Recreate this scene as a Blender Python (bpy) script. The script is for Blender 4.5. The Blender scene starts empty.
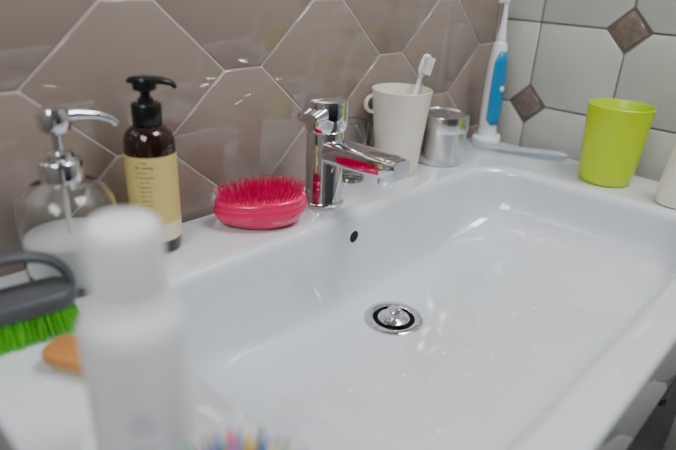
import bpy, bmesh, math, random
from mathutils import Vector, Matrix
random.seed(7)
C=bpy.context.scene.collection

def lin(c):
    return tuple((x/255/12.92 if x/255<=.04045 else ((x/255+.055)/1.055)**2.4) for x in c)
def mat(name,rgb,rough=.4,metal=0,trans=0,coat=0,var=.04,bump=0,bscale=60,ior=1.45,sss=0,spec=.5):
    m=bpy.data.materials.new(name);m.use_nodes=True
    nt=m.node_tree;b=nt.nodes['Principled BSDF']
    tc=nt.nodes.new('ShaderNodeTexCoord');nz=nt.nodes.new('ShaderNodeTexNoise')
    nz.inputs['Scale'].default_value=bscale;nz.inputs['Detail'].default_value=4
    nt.links.new(tc.outputs['Object'],nz.inputs['Vector'])
    cr=nt.nodes.new('ShaderNodeValToRGB')
    l=lin(rgb)
    cr.color_ramp.elements[0].position=.3;cr.color_ramp.elements[1].position=.7
    cr.color_ramp.elements[0].color=(*[max(0,x*(1-var)) for x in l],1)
    cr.color_ramp.elements[1].color=(*[min(1,x*(1+var)) for x in l],1)
    nt.links.new(nz.outputs['Fac'],cr.inputs['Fac']);nt.links.new(cr.outputs['Color'],b.inputs['Base Color'])
    b.inputs['Roughness'].default_value=rough;b.inputs['Metallic'].default_value=metal
    b.inputs['Transmission Weight'].default_value=trans;b.inputs['IOR'].default_value=ior
    b.inputs['Coat Weight'].default_value=coat;b.inputs['Coat Roughness'].default_value=.05
    b.inputs['Specular IOR Level'].default_value=spec
    if sss:
        b.inputs['Subsurface Weight'].default_value=sss;b.inputs['Subsurface Scale'].default_value=.01
        b.inputs['Subsurface Radius'].default_value=(1,1,1)
    if bump:
        bp=nt.nodes.new('ShaderNodeBump');bp.inputs['Strength'].default_value=bump;bp.inputs['Distance'].default_value=.002
        nt.links.new(nz.outputs['Fac'],bp.inputs['Height']);nt.links.new(bp.outputs['Normal'],b.inputs['Normal'])
    return m

def finish(bm,name,material,parent=None,loc=(0,0,0),rot=(0,0,0),angle=40,recalc=True):
    if recalc: bmesh.ops.recalc_face_normals(bm,faces=bm.faces)
    for f in bm.faces:f.smooth=True
    for e in bm.edges:
        if len(e.link_faces)==2 and e.calc_face_angle(0)>math.radians(angle): e.smooth=False
    me=bpy.data.meshes.new(name);bm.to_mesh(me);bm.free()
    mats=material if isinstance(material,(list,tuple)) else [material]
    for m in mats: me.materials.append(m)
    o=bpy.data.objects.new(name,me);C.objects.link(o)
    o.location=loc;o.rotation_euler=rot
    if parent:o.parent=parent
    return o
def empty(name,loc=(0,0,0),rotz=0,sc=1):
    e=bpy.data.objects.new(name,None);e.empty_display_size=.03;C.objects.link(e)
    e.location=loc;e.rotation_euler=(0,0,rotz);e.scale=(sc,sc,sc);return e
def loft(bm,loops,closed=True,cap0=False,cap1=False,mi=0):
    vs=[[bm.verts.new(p) for p in L] for L in loops]
    n=len(vs[0])
    for a,b in zip(vs,vs[1:]):
        for i in range(n if closed else n-1):
            j=(i+1)%n
            f=bm.faces.new((a[i],a[j],b[j],b[i]));f.material_index=mi
    if cap0: bm.faces.new(vs[0][::-1]).material_index=mi
    if cap1: bm.faces.new(vs[-1]).material_index=mi
    return vs
def ring(r,z,n=48,cx=0,cy=0,sx=1,sy=1):
    return [(cx+r*sx*math.cos(2*math.pi*i/n),cy+r*sy*math.sin(2*math.pi*i/n),z) for i in range(n)]
def lathe(prof,name,material,parent=None,loc=(0,0,0),rot=(0,0,0),n=48,sx=1,sy=1,angle=40,cap=True):
    bm=bmesh.new()
    loft(bm,[ring(max(r,1e-5),z,n,sx=sx,sy=sy) for r,z in prof],cap0=cap,cap1=cap)
    return finish(bm,name,material,parent,loc,rot,angle)
def rrect(x0,x1,y0,y1,r,nc=10,ns=10):
    pts=[]
    cs=[(x1-r,y1-r,0),(x0+r,y1-r,90),(x0+r,y0+r,180),(x1-r,y0+r,270)]
    for k,(cx,cy,a0) in enumerate(cs):
        for i in range(nc+1):
            a=math.radians(a0+90*i/nc);pts.append((cx+r*math.cos(a),cy+r*math.sin(a)))
        nx=cs[(k+1)%4];a=math.radians(a0+90)
        p=(cx+r*math.cos(a),cy+r*math.sin(a));q=(nx[0]+r*math.cos(a),nx[1]+r*math.sin(a))
        for i in range(1,ns):
            t=i/ns;pts.append((p[0]+(q[0]-p[0])*t,p[1]+(q[1]-p[1])*t))
    return pts
def rbox(name,sx,sy,sz,r,b,material,parent=None,loc=(0,0,0),rot=(0,0,0)):
    """rounded box centred at xy, from z 0..sz, plan corner r, edge bevel b"""
    bm=bmesh.new();L=[]
    for k in range(5):
        a=math.pi/2*k/4;ins=b*(1-math.sin(a));L.append([(x,y,b*(1-math.cos(a))) for x,y in rrect(-sx/2+ins,sx/2-ins,-sy/2+ins,sy/2-ins,max(r-ins,.0005),6,4)])
    for k in range(5):
        a=math.pi/2*k/4;ins=b*(1-math.cos(a));L.append([(x,y,sz-b+b*math.sin(a)) for x,y in rrect(-sx/2+ins,sx/2-ins,-sy/2+ins,sy/2-ins,max(r-ins,.0005),6,4)])
    loft(bm,L,cap0=True,cap1=True)
    return finish(bm,name,material,parent,loc,rot,angle=50)
def tube(path,radii,name,material,parent=None,loc=(0,0,0),n=20,flat=1,upv=(0,0,1),cap=True):
    bm=bmesh.new();P=[Vector(p) for p in path];L=[]
    if not isinstance(radii,(list,tuple)): radii=[radii]*len(P)
    for i,p in enumerate(P):
        t=(P[min(i+1,len(P)-1)]-P[max(i-1,0)]).normalized()
        up=Vector(upv);s=t.cross(up)
        if s.length<1e-3:s=t.cross(Vector((0,1,0)))
        s.normalize();u=s.cross(t).normalized()
        L.append([tuple(p+s*radii[i]*math.cos(2*math.pi*k/n)+u*radii[i]*flat*math.sin(2*math.pi*k/n)) for k in range(n)])
    loft(bm,L,cap0=cap,cap1=cap)
    return finish(bm,name,material,parent,loc)
def box(name,lo,hi,material,parent=None,bev=0):
    bm=bmesh.new();bmesh.ops.create_cube(bm,size=1)
    for v in bm.verts:
        v.co=Vector([lo[i]+(v.co[i]+.5)*(hi[i]-lo[i]) for i in range(3)])
    if bev: bmesh.ops.bevel(bm,geom=bm.edges[:],offset=bev,segments=3,affect='EDGES')
    return finish(bm,name,material,parent,angle=30)

# ---------------------------------------------------------------- materials
M_cer=mat('sink_ceramic',(222,226,232),.04,coat=1,var=.004)
M_hex=mat('taupe_glazed_tile',(146,131,121),.07,coat=.8,var=.03,bump=.12,bscale=6)
M_grout=mat('pale_grout',(208,200,192),.9,bump=.3,bscale=400)
M_wht=mat('white_glazed_tile',(196,196,188),.08,coat=.6,var=.02,bump=.12,bscale=6)
M_dia=mat('brown_inset_tile',(124,110,99),.25,coat=.3,var=.2,bscale=90)
M_grout2=mat('grey_grout',(120,112,104),.9,bump=.3,bscale=400)
M_chr=mat('chrome',(225,226,230),.04,metal=1,var=.01)
M_steel=mat('brushed_tin',(222,222,222),.2,metal=1,var=.05)
M_holeshade=mat('hole_shade_black',(12,12,12),.7)  # near-black colour standing in for the shade inside openings
M_floor=mat('floor_grey',(62,62,65),.5,var=.1,bscale=5)
M_cab=mat('vanity_grey',(70,70,73),.4)
M_paint=mat('wall_paint',(165,160,154),.7)

# ---------------------------------------------------------------- room
XW,YW=1.09,.600
def poly_tile(bm,pts,depth,frame,b=.0025,mi=0,gap=.0014):
    """pts 2D CCW, puffed edge"""
    n=len(pts)
    def ins(d):
        out=[]
        for i in range(n):
            p0=Vector(pts[i-1]);p=Vector(pts[i]);p1=Vector(pts[(i+1)%n])
            e0=(p-p0).normalized();e1=(p1-p).normalized()
            n0=Vector((-e0.y,e0.x));n1=Vector((-e1.y,e1.x))
            bis=(n0+n1).normalized();out.append(p+bis*d/max(.3,bis.dot(n0)))
        return out
    L=[]
    for d,h in ((0,0),(0,depth-b),(b*.3,depth-b*.3),(b,depth)):
        L.append([frame(q.x,q.y,h) for q in ins(d+gap)])
    loft(bm,L,cap1=True,mi=mi)
bm=bmesh.new()
fr=lambda x,z,h:(x,YW+.006-h,z)
P=.298;fl=.029;dz=.082
def clip(pts,x1):
    out=[]
    for i in range(len(pts)):
        a=pts[i];b=pts[(i+1)%len(pts)]
        if a[0]<=x1: out.append(a)
        if (a[0]<=x1)!=(b[0]<=x1):
            t=(x1-a[0])/(b[0]-a[0]);out.append((x1,a[1]+t*(b[1]-a[1])))
    return out
for i in range(-8,6):
    cx=.461+P/2*i
    for j in range(-7,10):
        zc=.179+.082+.164*j+(0 if i%2==0 else -.082)
        if zc<-.7: continue
        w=P/2-fl
        hexa=[(cx-fl,zc-dz),(cx+fl,zc-dz),(cx+w,zc),(cx+fl,zc+dz),(cx-fl,zc+dz),(cx-w,zc)]
        if min(p[0] for p in hexa)>XW-.002: continue
        hexa=clip(hexa,XW-.001)
        if len(hexa)<3 or max(p[0] for p in hexa)-min(p[0] for p in hexa)<.012: continue
        h2=[]
        for p in hexa:
            if not h2 or (Vector(p)-Vector(h2[-1])).length>.002: h2.append(p)
        if (Vector(h2[0])-Vector(h2[-1])).length<.002: h2.pop()
        poly_tile(bm,h2,.0045,fr,b=.0015,gap=.0012)
vs=[bm.verts.new(p) for p in ((-.8,YW+.003,-.85),(XW+.05,YW+.003,-.85),(XW+.05,YW+.003,1.75),(-.8,YW+.003,1.75))]
f=bm.faces.new(vs);f.material_index=1
vs=[bm.verts.new(p) for p in ((-.8,YW+.08,-.85),(XW+.05,YW+.08,-.85),(XW+.05,YW+.08,1.75),(-.8,YW+.08,1.75))]
f=bm.faces.new(vs[::-1]);f.material_index=1
wb=finish(bm,'wall_back',[M_hex,M_grout],angle=60,recalc=False)
# right wall: clipped square tiles with inset diamonds
bm=bmesh.new()
frr=lambda y,z,h:(XW+.006-h,y,z)
py,pz,dh=.160,.1535,.038
for k in range(-12,3):
    for m_ in range(-6,10):
        y0=.355+py*k;z0=.2255+pz*m_
        if y0>YW: continue
        pts=[]
        def corner(dk,dm): return (y0+py*dk,z0+pz*dm),((k+dk+m_+dm)%2==0)
        seq=[(0,0),(1,0),(1,1),(0,1)]
        nxt={(0,0):((0,1),(1,0)),(1,0):((-1,0),(0,1)),(1,1):((0,-1),(-1,0)),(0,1):((1,0),(0,-1))}
        for s in seq:
            (cy,cz),dia=corner(*s)
            if dia:
                a,b=nxt[s];pts.append((cy+a[0]*dh,cz+a[1]*dh));pts.append((cy+b[0]*dh,cz+b[1]*dh))
            else: pts.append((cy,cz))
        pts=clip(pts,YW-.001)
        if len(pts)>2 and max(p[0] for p in pts)-min(p[0] for p in pts)>.01:
            poly_tile(bm,pts,.006,frr)
        if (k+m_)%2==0 and y0+dh<YW:
            d=dh-.001
            poly_tile(bm,[(y0-d,z0),(y0,z0-d),(y0+d,z0),(y0,z0+d)],.006,frr,b=.005,mi=2)
vs=[bm.verts.new(p) for p in ((XW+.0035,-1.7,-.85),(XW+.0035,YW+.05,-.85),(XW+.0035,YW+.05,1.75),(XW+.0035,-1.7,1.75))]
f=bm.faces.new(vs[::-1]);f.material_index=1
vs=[bm.verts.new(p) for p in ((XW+.08,-1.7,-.85),(XW+.08,YW+.05,-.85),(XW+.08,YW+.05,1.75),(XW+.08,-1.7,1.75))]
f=bm.faces.new(vs);f.material_index=1
finish(bm,'wall_right',[M_wht,M_grout2,M_dia],angle=60,recalc=True)
box('floor',(-.8,-1.7,-.9),(XW,YW,-.85),M_floor)
box('ceiling',(-.8,-1.7,1.75),(XW,YW,1.8),M_paint)
box('wall_left',(-.85,-1.7,-.85),(-.8,YW,1.75),M_paint)

# ---------------------------------------------------------------- sink
sink=empty('bathroom_sink')
X0,X1,Y0,Y1=.07,1.043,.073,.595
bm=bmesh.new();L=[]
def rl(x0,x1,y0,y1,r,z): return [(x,y,z) for x,y in rrect(x0,x1,y0,y1,r,14,14)]
L.append(rl(X0+.02,X1-.02,Y0+.02,Y1-.0,.01,-.09))
L.append(rl(X0,X1,Y0,Y1,.02,-.088))
for k in range(7):
    a=math.pi/2*k/6;i=.007*(1-math.cos(a))
    L.append(rl(X0+i,X1-i,Y0+i,Y1-i,.02-i*.7,-.007+.007*math.sin(a)))
O=(.205,.895,.120,.470,.075)
for k in range(8):
    a=math.pi/2*k/7;i=.014*(1-math.sin(a))
    L.append(rl(O[0]-i,O[1]+i,O[2]-i,O[3]+i,O[4]+i,-.014*(1-math.cos(a))))
DC=(.541,.389);DR=.037
I=rrect(.345,.73,.185,.445,.085,14,14)
OO=rrect(*O[:4],O[4],14,14)
def zf(x,y):
    return -.130+.05*math.hypot(x-DC[0],y-DC[1])+.07*max(0,x-.56)**1.0*.6
e=.72
for k in range(1,25):
    th=math.pi/2*k/24
    U=1-math.cos(th)**e if k<24 else 1;W=math.sin(th)**e
    L.append([(o[0]+(q[0]-o[0])*U,o[1]+(q[1]-o[1])*U,-.014+(zf(*q)+.014)*W) for o,q in zip(OO,I)])
for k in range(1,11):
    t=k/10;R=[]
    for q in I:
        a=math.atan2(q[1]-DC[1],q[0]-DC[0]);c=(DC[0]+DR*math.cos(a),DC[1]+DR*math.sin(a))
        x=q[0]+(c[0]-q[0])*t;y=q[1]+(c[1]-q[1])*t;R.append((x,y,zf(x,y)))
    L.append(R)
L.append([(DC[0]+(x-DC[0])*.9,DC[1]+(y-DC[1])*.9,z-.03) for x,y,z in L[-1]])
loft(bm,L,cap1=True)
finish(bm,'basin',M_cer,sink,angle=50,recalc=True)
zd=zf(DC[0]+DR,DC[1])
# drain
lathe([(.034,-.02),(.0395,0),(.040,.002),(.0385,.0035),(.033,.004),(.0285,.002),(.027,-.004),(.026,-.02)],'drain_flange',M_chr,sink,(DC[0],DC[1],zd-.0005),cap=False)
lathe([(.0265,-.012),(.0265,-.011),(0,-.011)],'drain_shade_disc',M_holeshade,sink,(DC[0],DC[1],zd))  # flat black disc, paints the shade in the gap around the plug
lathe([(.012,-.01),(.012,-.002),(.021,-.001),(.0215,.002),(.019,.0045),(.013,.0055),(.0115,.007),(.011,.012),(.009,.0145),(.0001,.0155)],'drain_plug',M_chr,sink,(DC[0],DC[1],zd))
lathe([(.0085,0),(.0085,.0012),(0,.0012)],'overflow_shade_disc',M_holeshade,sink,(.541,.4702,-.034),(math.pi/2,0,0))  # no opening cut; black disc paints the shade of the overflow
lathe([(.0085,0),(.0085,.0018),(.0095,.0022),(.0108,.0012),(.011,0)],'overflow_rim',M_cer,sink,(.541,.4702,-.034),(math.pi/2,0,0),cap=False)
# water drops
bm=bmesh.new()
for k in range(75):
    x=random.uniform(.38,.74);y=random.uniform(.20,.43)
    if math.hypot(x-DC[0],y-DC[1])<.045: continue
    r=random.choice((.0014,.002,.003,.004))
    mtx=Matrix.Translation((x,y,zf(x,y)-r*.1))@Matrix.Rotation(random.random()*3,4,'Z')@Matrix.Diagonal((r,r*random.uniform(.6,1),r*.38,1))
    bmesh.ops.create_uvsphere(bm,u_segments=12,v_segments=8,radius=1,matrix=mtx)
M_water=mat('water',(240,243,247),.01,var=0,ior=1.33,spec=1,coat=1)
finish(bm,'water_droplets',M_water,sink)

# vanity
van=empty('vanity_cabinet')
box('carcass',(.10,.116,-.84),(1.02,.59,-.175),M_cab,van,.003)
for k,(a,b) in enumerate(((.11,.555),(.565,1.01))):
    for j,(c,d) in enumerate(((-.45,-.12),(-.82,-.46))):
        box(f'drawer_{k}{j}',(a,.097,c),(b,.1155,d),M_cab,van,.003)
        box(f'handle_{k}{j}',(a+.12,.080,d-.05),(b-.12,.097,d-.035),M_cab,van,.003)

# ---------------------------------------------------------------- faucet
fa=empty('faucet',(.537,.527,0))
lathe([(.029,0),(.029,.003),(.0265,.005),(.0252,.008),(.0252,.100),(.0242,.102),(.0242,.105)],'body',M_chr,fa)
lathe([(.0265,.104),(.0280,.106),(.0290,.112),(.0290,.140),(.0280,.1445),(.024,.147),(.0001,.148)],'handle_cap',M_chr,fa)
bm=bmesh.new();LL=[]
for t in range(9):
    s=t/8;x=-.012-.030*s;w=.021-.006*s;h=.012-.006*s;zc=.132-.006*s
    LL.append([(x,w*math.copysign(abs(math.cos(a))**.6,math.cos(a)),zc+h*math.copysign(abs(math.sin(a))**.6,math.sin(a))) for a in [2*math.pi*k/24 for k in range(24)]])
loft(bm,LL,cap0=True,cap1=True);finish(bm,'lever',M_chr,fa,rot=(0,0,math.radians(10)))
bm=bmesh.new();LL=[]
for t in range(13):
    s=t/12;y=-.005-.124*s;w=.0205-.002*s;h=.0165-.003*s;zc=.079+.002*s
    if t==12:w*=.86;h*=.86
    LL.append([(w*math.copysign(abs(math.cos(a))**.45,math.cos(a)),y-(0 if t<12 else .002),zc+h*math.copysign(abs(math.sin(a))**.45,math.sin(a))) for a in [2*math.pi*k/32 for k in range(32)]])
loft(bm,LL,cap0=True,cap1=True);finish(bm,'spout',M_chr,fa)
lathe([(.0115,-.008),(.0125,-.006),(.0125,.006)],'aerator',M_chr,fa,(0,-.110,.066))
lathe([(.0095,-.0085),(.0095,-.0075)],'aerator_mesh',M_holeshade,fa,(0,-.110,.066))

# ---------------------------------------------------------------- soap dispenser
M_glass=mat('clear_glass',(250,252,252),.02,trans=1,var=0,ior=1.45)
sd=empty('soap_dispenser',(.197,.538,.0008))
outer=[(.034,0),(.040,.001),(.044,.006),(.0455,.02),(.046,.045),(.0455,.072),(.043,.086),(.036,.097),(.026,.1035),(.0185,.107),(.017,.112)]
inner=[(.0145,.112),(.016,.106),(.024,.100),(.034,.0935),(.0405,.084),(.043,.072),(.0435,.045),(.043,.02),(.041,.009),(.036,.006),(0,.0055)]
bm=bmesh.new();loft(bm,[ring(max(r,1e-5),z,56) for r,z in [(1e-5,0)]+outer+inner],cap0=False,cap1=False)
finish(bm,'glass_bottle',M_glass,sd,angle=60)
M_soap=mat('milky_soap',(240,240,238),.3,var=.02)
lathe([(.036,.0065),(.0405,.0095),(.0425,.02),(.043,.045),(.0428,.05),(.0001,.05)],'liquid_soap',M_soap,sd,n=56)
lathe([(.0185,.106),(.0195,.107),(.0195,.124),(.018,.126),(.013,.128),(.012,.133),(.0075,.134)],'collar',M_chr,sd)
lathe([(.0045,.125),(.0045,.158)],'stem',M_chr,sd)
lathe([(.0025,.0505),(.0025,.128)],'dip_tube',mat('white_tube',(225,225,225),.4),sd)
lathe([(.006,.150),(.0125,.153),(.0145,.158),(.0145,.168),(.012,.173),(.0001,.174)],'pump_head',M_chr,sd)
tube([(.0,0,.165),(.02,-.003,.1655),(.038,-.006,.163),(.050,-.009,.158),(.054,-.010,.153)],[.006,.0052,.0042,.0038,.0033],'nozzle',M_chr,sd)

# ---------------------------------------------------------------- amber bottle
ab=empty('lotion_pump_bottle',(.296,.552,.0003))
M_amb=mat('amber_brown_plastic',(36,15,10),.1,coat=.5)
M_blk=mat('black_plastic',(12,12,13),.3)
M_lab=mat('cream_yellow_label',(214,190,118),.55,var=.05,bscale=150)
M_lab2=mat('cream_label',(232,220,186),.55)
M_txt=mat('label_print',(120,100,60),.6)
lathe([(.022,0),(.0255,.0015),(.0268,.005),(.0268,.118),(.0262,.126),(.0235,.134),(.018,.1395),(.0135,.142),(.013,.150)],'bottle',M_amb,ab)
lathe([(.0270,.030),(.0272,.0302),(.0272,.112),(.0270,.1122)],'label',M_lab,ab,cap=False)
lathe([(.0271,.016),(.0273,.0162),(.0273,.0365),(.0271,.0367)],'label_band',M_lab2,ab,cap=False)
lathe([(.0145,.142),(.0152,.143),(.0152,.162),(.014,.164),(.008,.165),(.0075,.169)],'pump_collar',M_blk,ab)
lathe([(.005,.160),(.005,.180)],'pump_stem',M_blk,ab)
lathe([(.0075,.176),(.0115,.178),(.0125,.186),(.0105,.190),(.0001,.1905)],'pump_head',M_blk,ab)
tube([(-.014,.010,.186),(-.010,.008,.187),(.0,0,.1875),(.014,-.010,.187),(.022,-.016,.1845),(.025,-.018,.180)],[.003,.006,.008,.0065,.005,.004],'nozzle',M_blk,ab,flat=.6)
bm=bmesh.new()
for j in range(13):
    z=.106-.0052*j
    a0=math.radians(-135);w=random.uniform(.45,.75)*(.7 if j%4==0 else 1)
    h=.0011 if j>1 else .0018
    for s in range(10):
        if random.random()<.15: continue
        a=a0-w/2+w*s/10;b=a+w/10*.8
        q=[bm.verts.new((.02735*math.cos(t),.02735*math.sin(t),zz)) for t,zz in ((a,z),(b,z),(b,z+h),(a,z+h))]
        bm.faces.new(q)
finish(bm,'label_text',M_txt,ab,recalc=False)

# ---------------------------------------------------------------- pink detangling brush
M_pink=mat('hot_pink_plastic',(226,0,92),.22,coat=.4)
M_pinkd=mat('pink_bristles',(206,2,88),.4)
pb=empty('detangling_hairbrush',(.425,.525,0),math.radians(-32))
bm=bmesh.new();LL=[]
def egg(a,sx,sy,z,zt=0):
    c,s=math.cos(a),math.sin(a)
    k=1+.12*c
    return (sx*c,sy*s*k,z+zt*c)
for sc,z in ((.45,0),(.62,.0015),(.78,.006),(.90,.012),(.97,.018),(1,.0235),(.99,.026),(.965,.0275),(.975,.029),(.98,.033),(.955,.036),(.90,.038),(.6,.0405),(.3,.0415)):
    LL.append([egg(2*math.pi*k/64,.059*sc,.036*sc,z,.003 if z>.01 else 0) for k in range(64)])
loft(bm,LL,cap0=True,cap1=True);finish(bm,'shell',M_pink,pb,angle=50)
bm=bmesh.new()
for ix in range(-12,13):
    for iy in range(-8,9):
        x=ix*.0043+(iy%2)*.00215;y=iy*.0041
        if (x/.053)**2+(y/(.032*(1+.12*x/.055)))**2>.98: continue
        lx=x*.10+random.uniform(-.0008,.0008);ly=y*.10+random.uniform(-.0008,.0008)
        zb=.0385+.003*x/.06;h=.016 if (ix+iy)%2 else .0125
        b=[bm.verts.new((x+.0009*math.cos(t),y+.0009*math.sin(t),zb-.001)) for t in (0,1.57,3.14,4.71)]
        tp=[bm.verts.new((x+lx+.0004*math.cos(t),y+ly+.0004*math.sin(t),zb+h)) for t in (0,1.57,3.14,4.71)]
        for i in range(4): bm.faces.new((b[i],b[(i+1)%4],tp[(i+1)%4],tp[i]))
        bm.faces.new(tp)
finish(bm,'bristles',M_pinkd,pb)

# ---------------------------------------------------------------- small glass
lathe([(.0001,0),(.018,0),(.0195,.002),(.021,.092),(.0205,.0928),(.0195,.092),(.018,.008),(.0001,.007)],'drinking_glass',M_glass,None,(.638,.566,.0008),cap=False)

# ---------------------------------------------------------------- beige mug + toothbrush
M_beige=mat('beige_plastic',(230,222,208),.35)
MGL=(.726,.549,.0003)
mg=empty('toothbrush_mug',MGL)
lathe([(.0001,.004),(.030,.004),(.031,0),(.034,.0),(.0355,.004),(.0385,.05),(.0425,.09),(.047,.130),(.0475,.133),(.0465,.1342),(.0455,.133),(.041,.09),(.037,.05),(.033,.008),(.0001,.006)],'cup',M_beige,mg,cap=False)
hp=[]
for k in range(13):
    a=math.pi*k/12
    hp.append((-.033-.011*math.sin(a),.028+.007*math.sin(a),.110+.013*math.cos(a)))
tube(hp,[.003]*13,'handle',M_beige,mg,flat=1.3,upv=(0,1,0))
M_tbw=mat('white_toothbrush_plastic',(238,238,236),.3,var=.01)
M_bw=mat('toothbrush_bristles',(245,245,245),.6)
tb=empty('toothbrush',MGL)
a0=Vector((-.020,-.004,.012));a1=Vector((.048,-.008,.182));dirv=(a1-a0).normalized()
pth=[a0+dirv*s for s in (0,.03,.07,.11,.135,.152)]
tube(pth,[.004,.0065,.006,.005,.004,.0035],'handle',M_tbw,tb,n=16)
hd=[a0+dirv*s for s in (.150,.154,.162,.174,.182,.185)]
tube(hd,[.0035,.0065,.0085,.008,.0065,.003],'head',M_tbw,tb,n=20,flat=.5,upv=(-.6,-.7,.2))
bm=bmesh.new()
side=Vector((-.25,-.95,.1));side=(side-dirv*side.dot(dirv)).normalized();oth=dirv.cross(side)
for i in range(9):
    for j in range(-2,3):
        c=a0+dirv*(.155+.003*i)+oth*(j*.0026)
        mtx=Matrix.Translation(c+side*.007)@side.to_track_quat('Z','Y').to_matrix().to_4x4()
        bmesh.ops.create_cone(bm,cap_ends=True,segments=6,radius1=.0013,radius2=.0013,depth=.012,matrix=mtx)
finish(bm,'bristles',M_bw,tb)

# ---------------------------------------------------------------- tin
ti=empty('metal_tin',(.834,.538,.0003),0,1.09)
lathe([(.0001,0),(.037,0),(.0385,.0015),(.0385,.056)],'can',M_steel,ti,cap=False)
lathe([(.0385,.052),(.0395,.0525),(.0400,.054),(.0400,.0745),(.0392,.0765),(.0375,.077),(.036,.0755),(.034,.0745),(.0001,.0745)],'lid',M_steel,ti,cap=False)
M_tin=mat('tin_window',(150,150,148),.1,metal=.6)
lathe([(.033,.0747),(.0325,.0755),(.0001,.0755)],'lid_window',M_tin,ti,cap=False)

# ---------------------------------------------------------------- electric toothbrush
M_blue=mat('blue_rubber',(22,130,185),.35)
M_wp=mat('white_plastic',(236,237,240),.28,var=.01)
et=empty('electric_toothbrush',(1.010,.548,.0003),math.radians(-160),1.08)
rbox('charging_base',.062,.048,.014,.022,.004,M_wp,et)
lathe([(.016,.012),(.0165,.02),(.0155,.026)],'charging_post',M_wp,et)
prof=[(.012,.024),(.0155,.027),(.017,.04),(.0172,.08),(.0165,.115),(.0150,.145),(.0135,.165),(.0115,.174),(.0075,.177)]
lathe(prof,'handle',M_wp,et,sy=.95)
bm=bmesh.new();LL=[]
for r,z in [(.0165,.036),(.0174,.045),(.0177,.08),(.0170,.115),(.0155,.145),(.0141,.162)]:
    w=1.15 if .04<z<.15 else .7
    LL.append([((r+.0002)*math.cos(a),(r+.0002)*math.sin(a)*.95,z) for a in [1.0-w+2*w*k/20 for k in range(21)]])
loft(bm,LL,closed=False);o=finish(bm,'grip_panel',M_blue,et,recalc=False)
s=o.modifiers.new('s','SOLIDIFY');s.thickness=.0012;s.offset=1
lathe([(.0045,0),(.0045,.003),(.0001,.004)],'power_button',M_wp,et,(.0165*math.cos(1.0),.0165*math.sin(1.0),.10),(math.pi/2,0,1.0+math.pi/2))
lathe([(.008,.176),(.0078,.184),(.0055,.20),(.0040,.225),(.0036,.238)],'brush_neck',M_wp,et)
lathe([(.006,-.004),(.0068,-.002),(.0068,.002),(.005,.004)],'brush_head',M_wp,et,(0,.001,.243),(math.pi/2,0,0))
lathe([(.0055,.0),(.0058,.009)],'head_bristles',M_bw,et,(0,-.003,.243),(math.pi/2,0,0))

# lying translucent toothbrush case
M_tr=mat('frosted_blue_plastic',(205,218,230),.2,trans=.7,var=.02)
p0=Vector((.945,.540,.009));p1=Vector((1.018,.385,.009))
tube([p0.lerp(p1,s) for s in (0,.02,.1,.4,.6,.75,.9,.98,1)],[.002,.006,.0075,.0075,.0085,.0095,.0095,.007,.002],'toothbrush_travel_case',M_tr,None,flat=.85)

# ---------------------------------------------------------------- green cup
M_lime=mat('lime_plastic',(194,224,0),.3,var=.02)
o=lathe([(.0001,.003),(.034,.003),(.0355,0),(.038,.001),(.0405,.005),(.0425,.02),(.0465,.08),(.0492,.118),(.0495,.1205),(.0485,.1215),(.0478,.1205),(.045,.08),(.041,.02),(.038,.007),(.0001,.006)],'plastic_tumbler',M_lime,None,(.966,.299,.0003),n=64,cap=False)
o.scale=(1.0,1.0,1.03)

# ---------------------------------------------------------------- cream bottle right
M_cream=mat('cream_plastic',(240,234,216),.35)
cb=empty('cream_bottle',(.943,.184,.0003))
lathe([(.026,0),(.0295,.0015),(.031,.005),(.0305,.03),(.027,.07),(.0215,.11),(.018,.128),(.013,.133)],'bottle',M_cream,cb,sy=.9)
lathe([(.0135,.130),(.0135,.155),(.012,.158),(.0001,.158)],'cap',M_wp,cb)

# ---------------------------------------------------------------- white spray bottle foreground
ws=empty('white_spray_bottle',(.1245,.2685,.0003),0,.965)
lathe([(.0275,0),(.0300,.002),(.0308,.006),(.0308,.112),(.0302,.119),(.0275,.126),(.0240,.130),(.0225,.134)],'body',M_wp,ws)
lathe([(.0222,.131),(.0222,.137),(.0212,.138),(.0210,.172),(.0195,.179),(.016,.182),(.0001,.1825)],'cap',M_wp,ws)
M_gr=mat('grey_print',(185,185,190),.6)
bm=bmesh.new()
for j in range(9):
    z=.070-.006*j;w=random.uniform(.3,.7)
    if j==3: continue
    for s in range(8):
        a=math.radians(-118)-w/2+w*s/8;b=a+w/8*.75
        q=[bm.verts.new((.0311*math.cos(t),.0311*math.sin(t),zz)) for t,zz in ((a,z),(b,z),(b,z+.0022),(a,z+.0022))];bm.faces.new(q)
finish(bm,'label_text',M_gr,ws,recalc=False)

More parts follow.
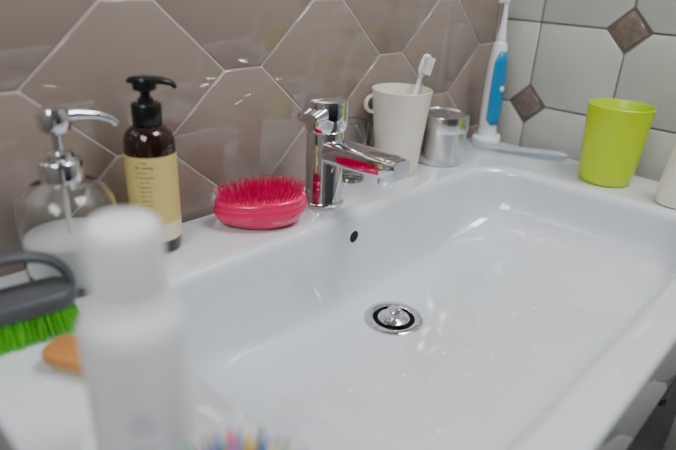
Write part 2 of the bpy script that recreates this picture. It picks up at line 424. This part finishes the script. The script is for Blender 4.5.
# ---------------------------------------------------------------- scrub brush w/ handle
sb=empty('cleaning_brush',(.118,.472,0),math.radians(-8))
M_dg=mat('charcoal_plastic',(76,78,82),.4)
M_gb=mat('green_bristles',(95,200,35),.6,var=.2,bscale=300)
rbox('brush_body',.098,.042,.017,.018,.006,M_dg,sb,(0,0,.024))
hp=[]
for k in range(17):
    a=math.pi*k/16
    hp.append((-.046*math.cos(a),0,.036+.038*math.sin(a)**.8))
tube(hp,[.0045]*17,'handle',M_dg,sb,flat=1.5,upv=(0,1,0))
bm=bmesh.new()
for i in range(-11,12):
    for j in range(-4,5):
        x=i*.004;y=j*.0044
        if abs(x)>.038 and abs(y)>.013: continue
        for q in range(3):
            bx,by=x+random.uniform(-.001,.001),y+random.uniform(-.001,.001)
            tx,ty=bx*1.10+random.uniform(-.0015,.0015),by*1.15+random.uniform(-.0015,.0015)
            b=[bm.verts.new((bx+.0008*math.cos(t),by+.0008*math.sin(t),.026)) for t in (0,2.1,4.2)]
            tp=[bm.verts.new((tx+.0007*math.cos(t),ty+.0007*math.sin(t),.0005)) for t in (0,2.1,4.2)]
            for n_ in range(3): bm.faces.new((b[n_],b[(n_+1)%3],tp[(n_+1)%3],tp[n_]))
            bm.faces.new(tp)
finish(bm,'bristles',M_gb,sb)

# wooden nail brush
M_wood=mat('orange_wood',(190,130,70),.5,var=.15,bscale=40)
wn=empty('wooden_nail_brush',(.139,.396,0),math.radians(-62))
rbox('wood_back',.062,.032,.011,.012,.004,M_wood,wn,(0,0,.007))
M_nb=mat('natural_bristles',(215,200,165),.7,var=.1)
bm=bmesh.new()
for i in range(-8,9):
    for j in range(-4,5):
        if abs(i)>6 and abs(j)>2: continue
        bmesh.ops.create_cone(bm,cap_ends=True,segments=5,radius1=.0012,radius2=.0012,depth=.0085,matrix=Matrix.Translation((i*.0033,j*.003,.0045)))
finish(bm,'bristles',M_nb,wn)

# colourful hairbrush in foreground
hb=empty('paddle_hairbrush',(.149,.2025,0),math.radians(-60),.93)
LL=[];bm=bmesh.new()
for sc,z in ((.8,0),(.95,.003),(1,.009),(.97,.014),(.9,.017),(.6,.0195),(.2,.0205)):
    LL.append([(.036*sc*math.cos(2*math.pi*k/48),.028*sc*math.sin(2*math.pi*k/48),z) for k in range(48)])
loft(bm,LL,cap0=True,cap1=True);finish(bm,'cushion',M_wp,hb,angle=60)
tube([(-.030,0,.008),(-.042,0,.008),(-.055,0,.009),(-.066,0,.010),(-.074,0,.0105)],[.012,.008,.0085,.009,.005],'handle',M_wp,hb,flat=.6)
cols=[mat('bristle_pink',(235,60,135),.4),mat('bristle_blue',(50,130,215),.4),mat('bristle_green',(80,195,100),.4),mat('bristle_yellow',(240,200,50),.4),mat('bristle_violet',(145,80,195),.4)]
bm=bmesh.new()
for i in range(-6,7):
    for j in range(-5,6):
        x=i*.0053;y=j*.0052
        if (x/.034)**2+(y/.027)**2>.95: continue
        tx,ty=x*1.28,y*1.28;mi=random.randrange(5)
        b=[bm.verts.new((x+.0009*math.cos(t),y+.0009*math.sin(t),.017)) for t in (0,1.57,3.14,4.71)]
        tp=[bm.verts.new((tx+.0014*math.cos(t),ty+.0014*math.sin(t),.040)) for t in (0,1.57,3.14,4.71)]
        for n_ in range(4):
            f=bm.faces.new((b[n_],b[(n_+1)%4],tp[(n_+1)%4],tp[n_]));f.material_index=mi
        bm.faces.new(tp).material_index=mi
finish(bm,'bristles',cols,hb)

# ---------------------------------------------------------------- camera
f_,pitch,roll,yaw=576.8,.4179,.0503,.7456
F=Vector((math.cos(pitch)*math.cos(yaw),math.cos(pitch)*math.sin(yaw),-math.sin(pitch)))
R=Vector((math.sin(yaw),-math.cos(yaw),0));D=F.cross(R)
c,s=math.cos(roll),math.sin(roll)
R2=c*R-s*D;D2=s*R+c*D
cam=bpy.data.cameras.new('camera');co=bpy.data.objects.new('camera',cam);C.objects.link(co)
m=Matrix((( R2.x,-D2.x,-F.x,0),(R2.y,-D2.y,-F.y,0),(R2.z,-D2.z,-F.z,.30),(0,0,0,1)))
co.matrix_world=m
cam.sensor_width=36;cam.lens=f_/676*36;cam.clip_start=.01
cam.dof.use_dof=True;cam.dof.focus_distance=.78;cam.dof.aperture_fstop=2.7
bpy.context.scene.camera=co

# ---------------------------------------------------------------- light
w=bpy.data.worlds.new('world');bpy.context.scene.world=w;w.use_nodes=True
nt=w.node_tree;bg=nt.nodes['Background']
tc=nt.nodes.new('ShaderNodeTexCoord');sx=nt.nodes.new('ShaderNodeSeparateXYZ');cr=nt.nodes.new('ShaderNodeValToRGB')
mp=nt.nodes.new('ShaderNodeMapRange');mp.inputs['From Min'].default_value=-1
nt.links.new(tc.outputs['Generated'],sx.inputs[0]);nt.links.new(sx.outputs['Z'],mp.inputs['Value']);nt.links.new(mp.outputs[0],cr.inputs['Fac'])
cr.color_ramp.elements[0].position=.4;cr.color_ramp.elements[0].color=(.08,.08,.09,1)
cr.color_ramp.elements[1].position=.7;cr.color_ramp.elements[1].color=(.9,.95,1,1)
nt.links.new(cr.outputs['Color'],bg.inputs['Color']);bg.inputs['Strength'].default_value=.12
def area(name,loc,target,sx,sy,power,col):
    l=bpy.data.lights.new(name,'AREA');l.shape='RECTANGLE';l.size=sx;l.size_y=sy;l.energy=power;l.color=col
    o=bpy.data.objects.new(name,l);C.objects.link(o);o.location=loc
    o.rotation_euler=(Vector(target)-Vector(loc)).to_track_quat('-Z','Y').to_euler();return o
area('window_light',(-.76,-.05,.95),(.9,.25,0),.7,.9,22,(.93,.97,1))
area('skylight',(.85,-.25,1.68),(.65,.25,0),.7,.55,28,(.97,.985,1))
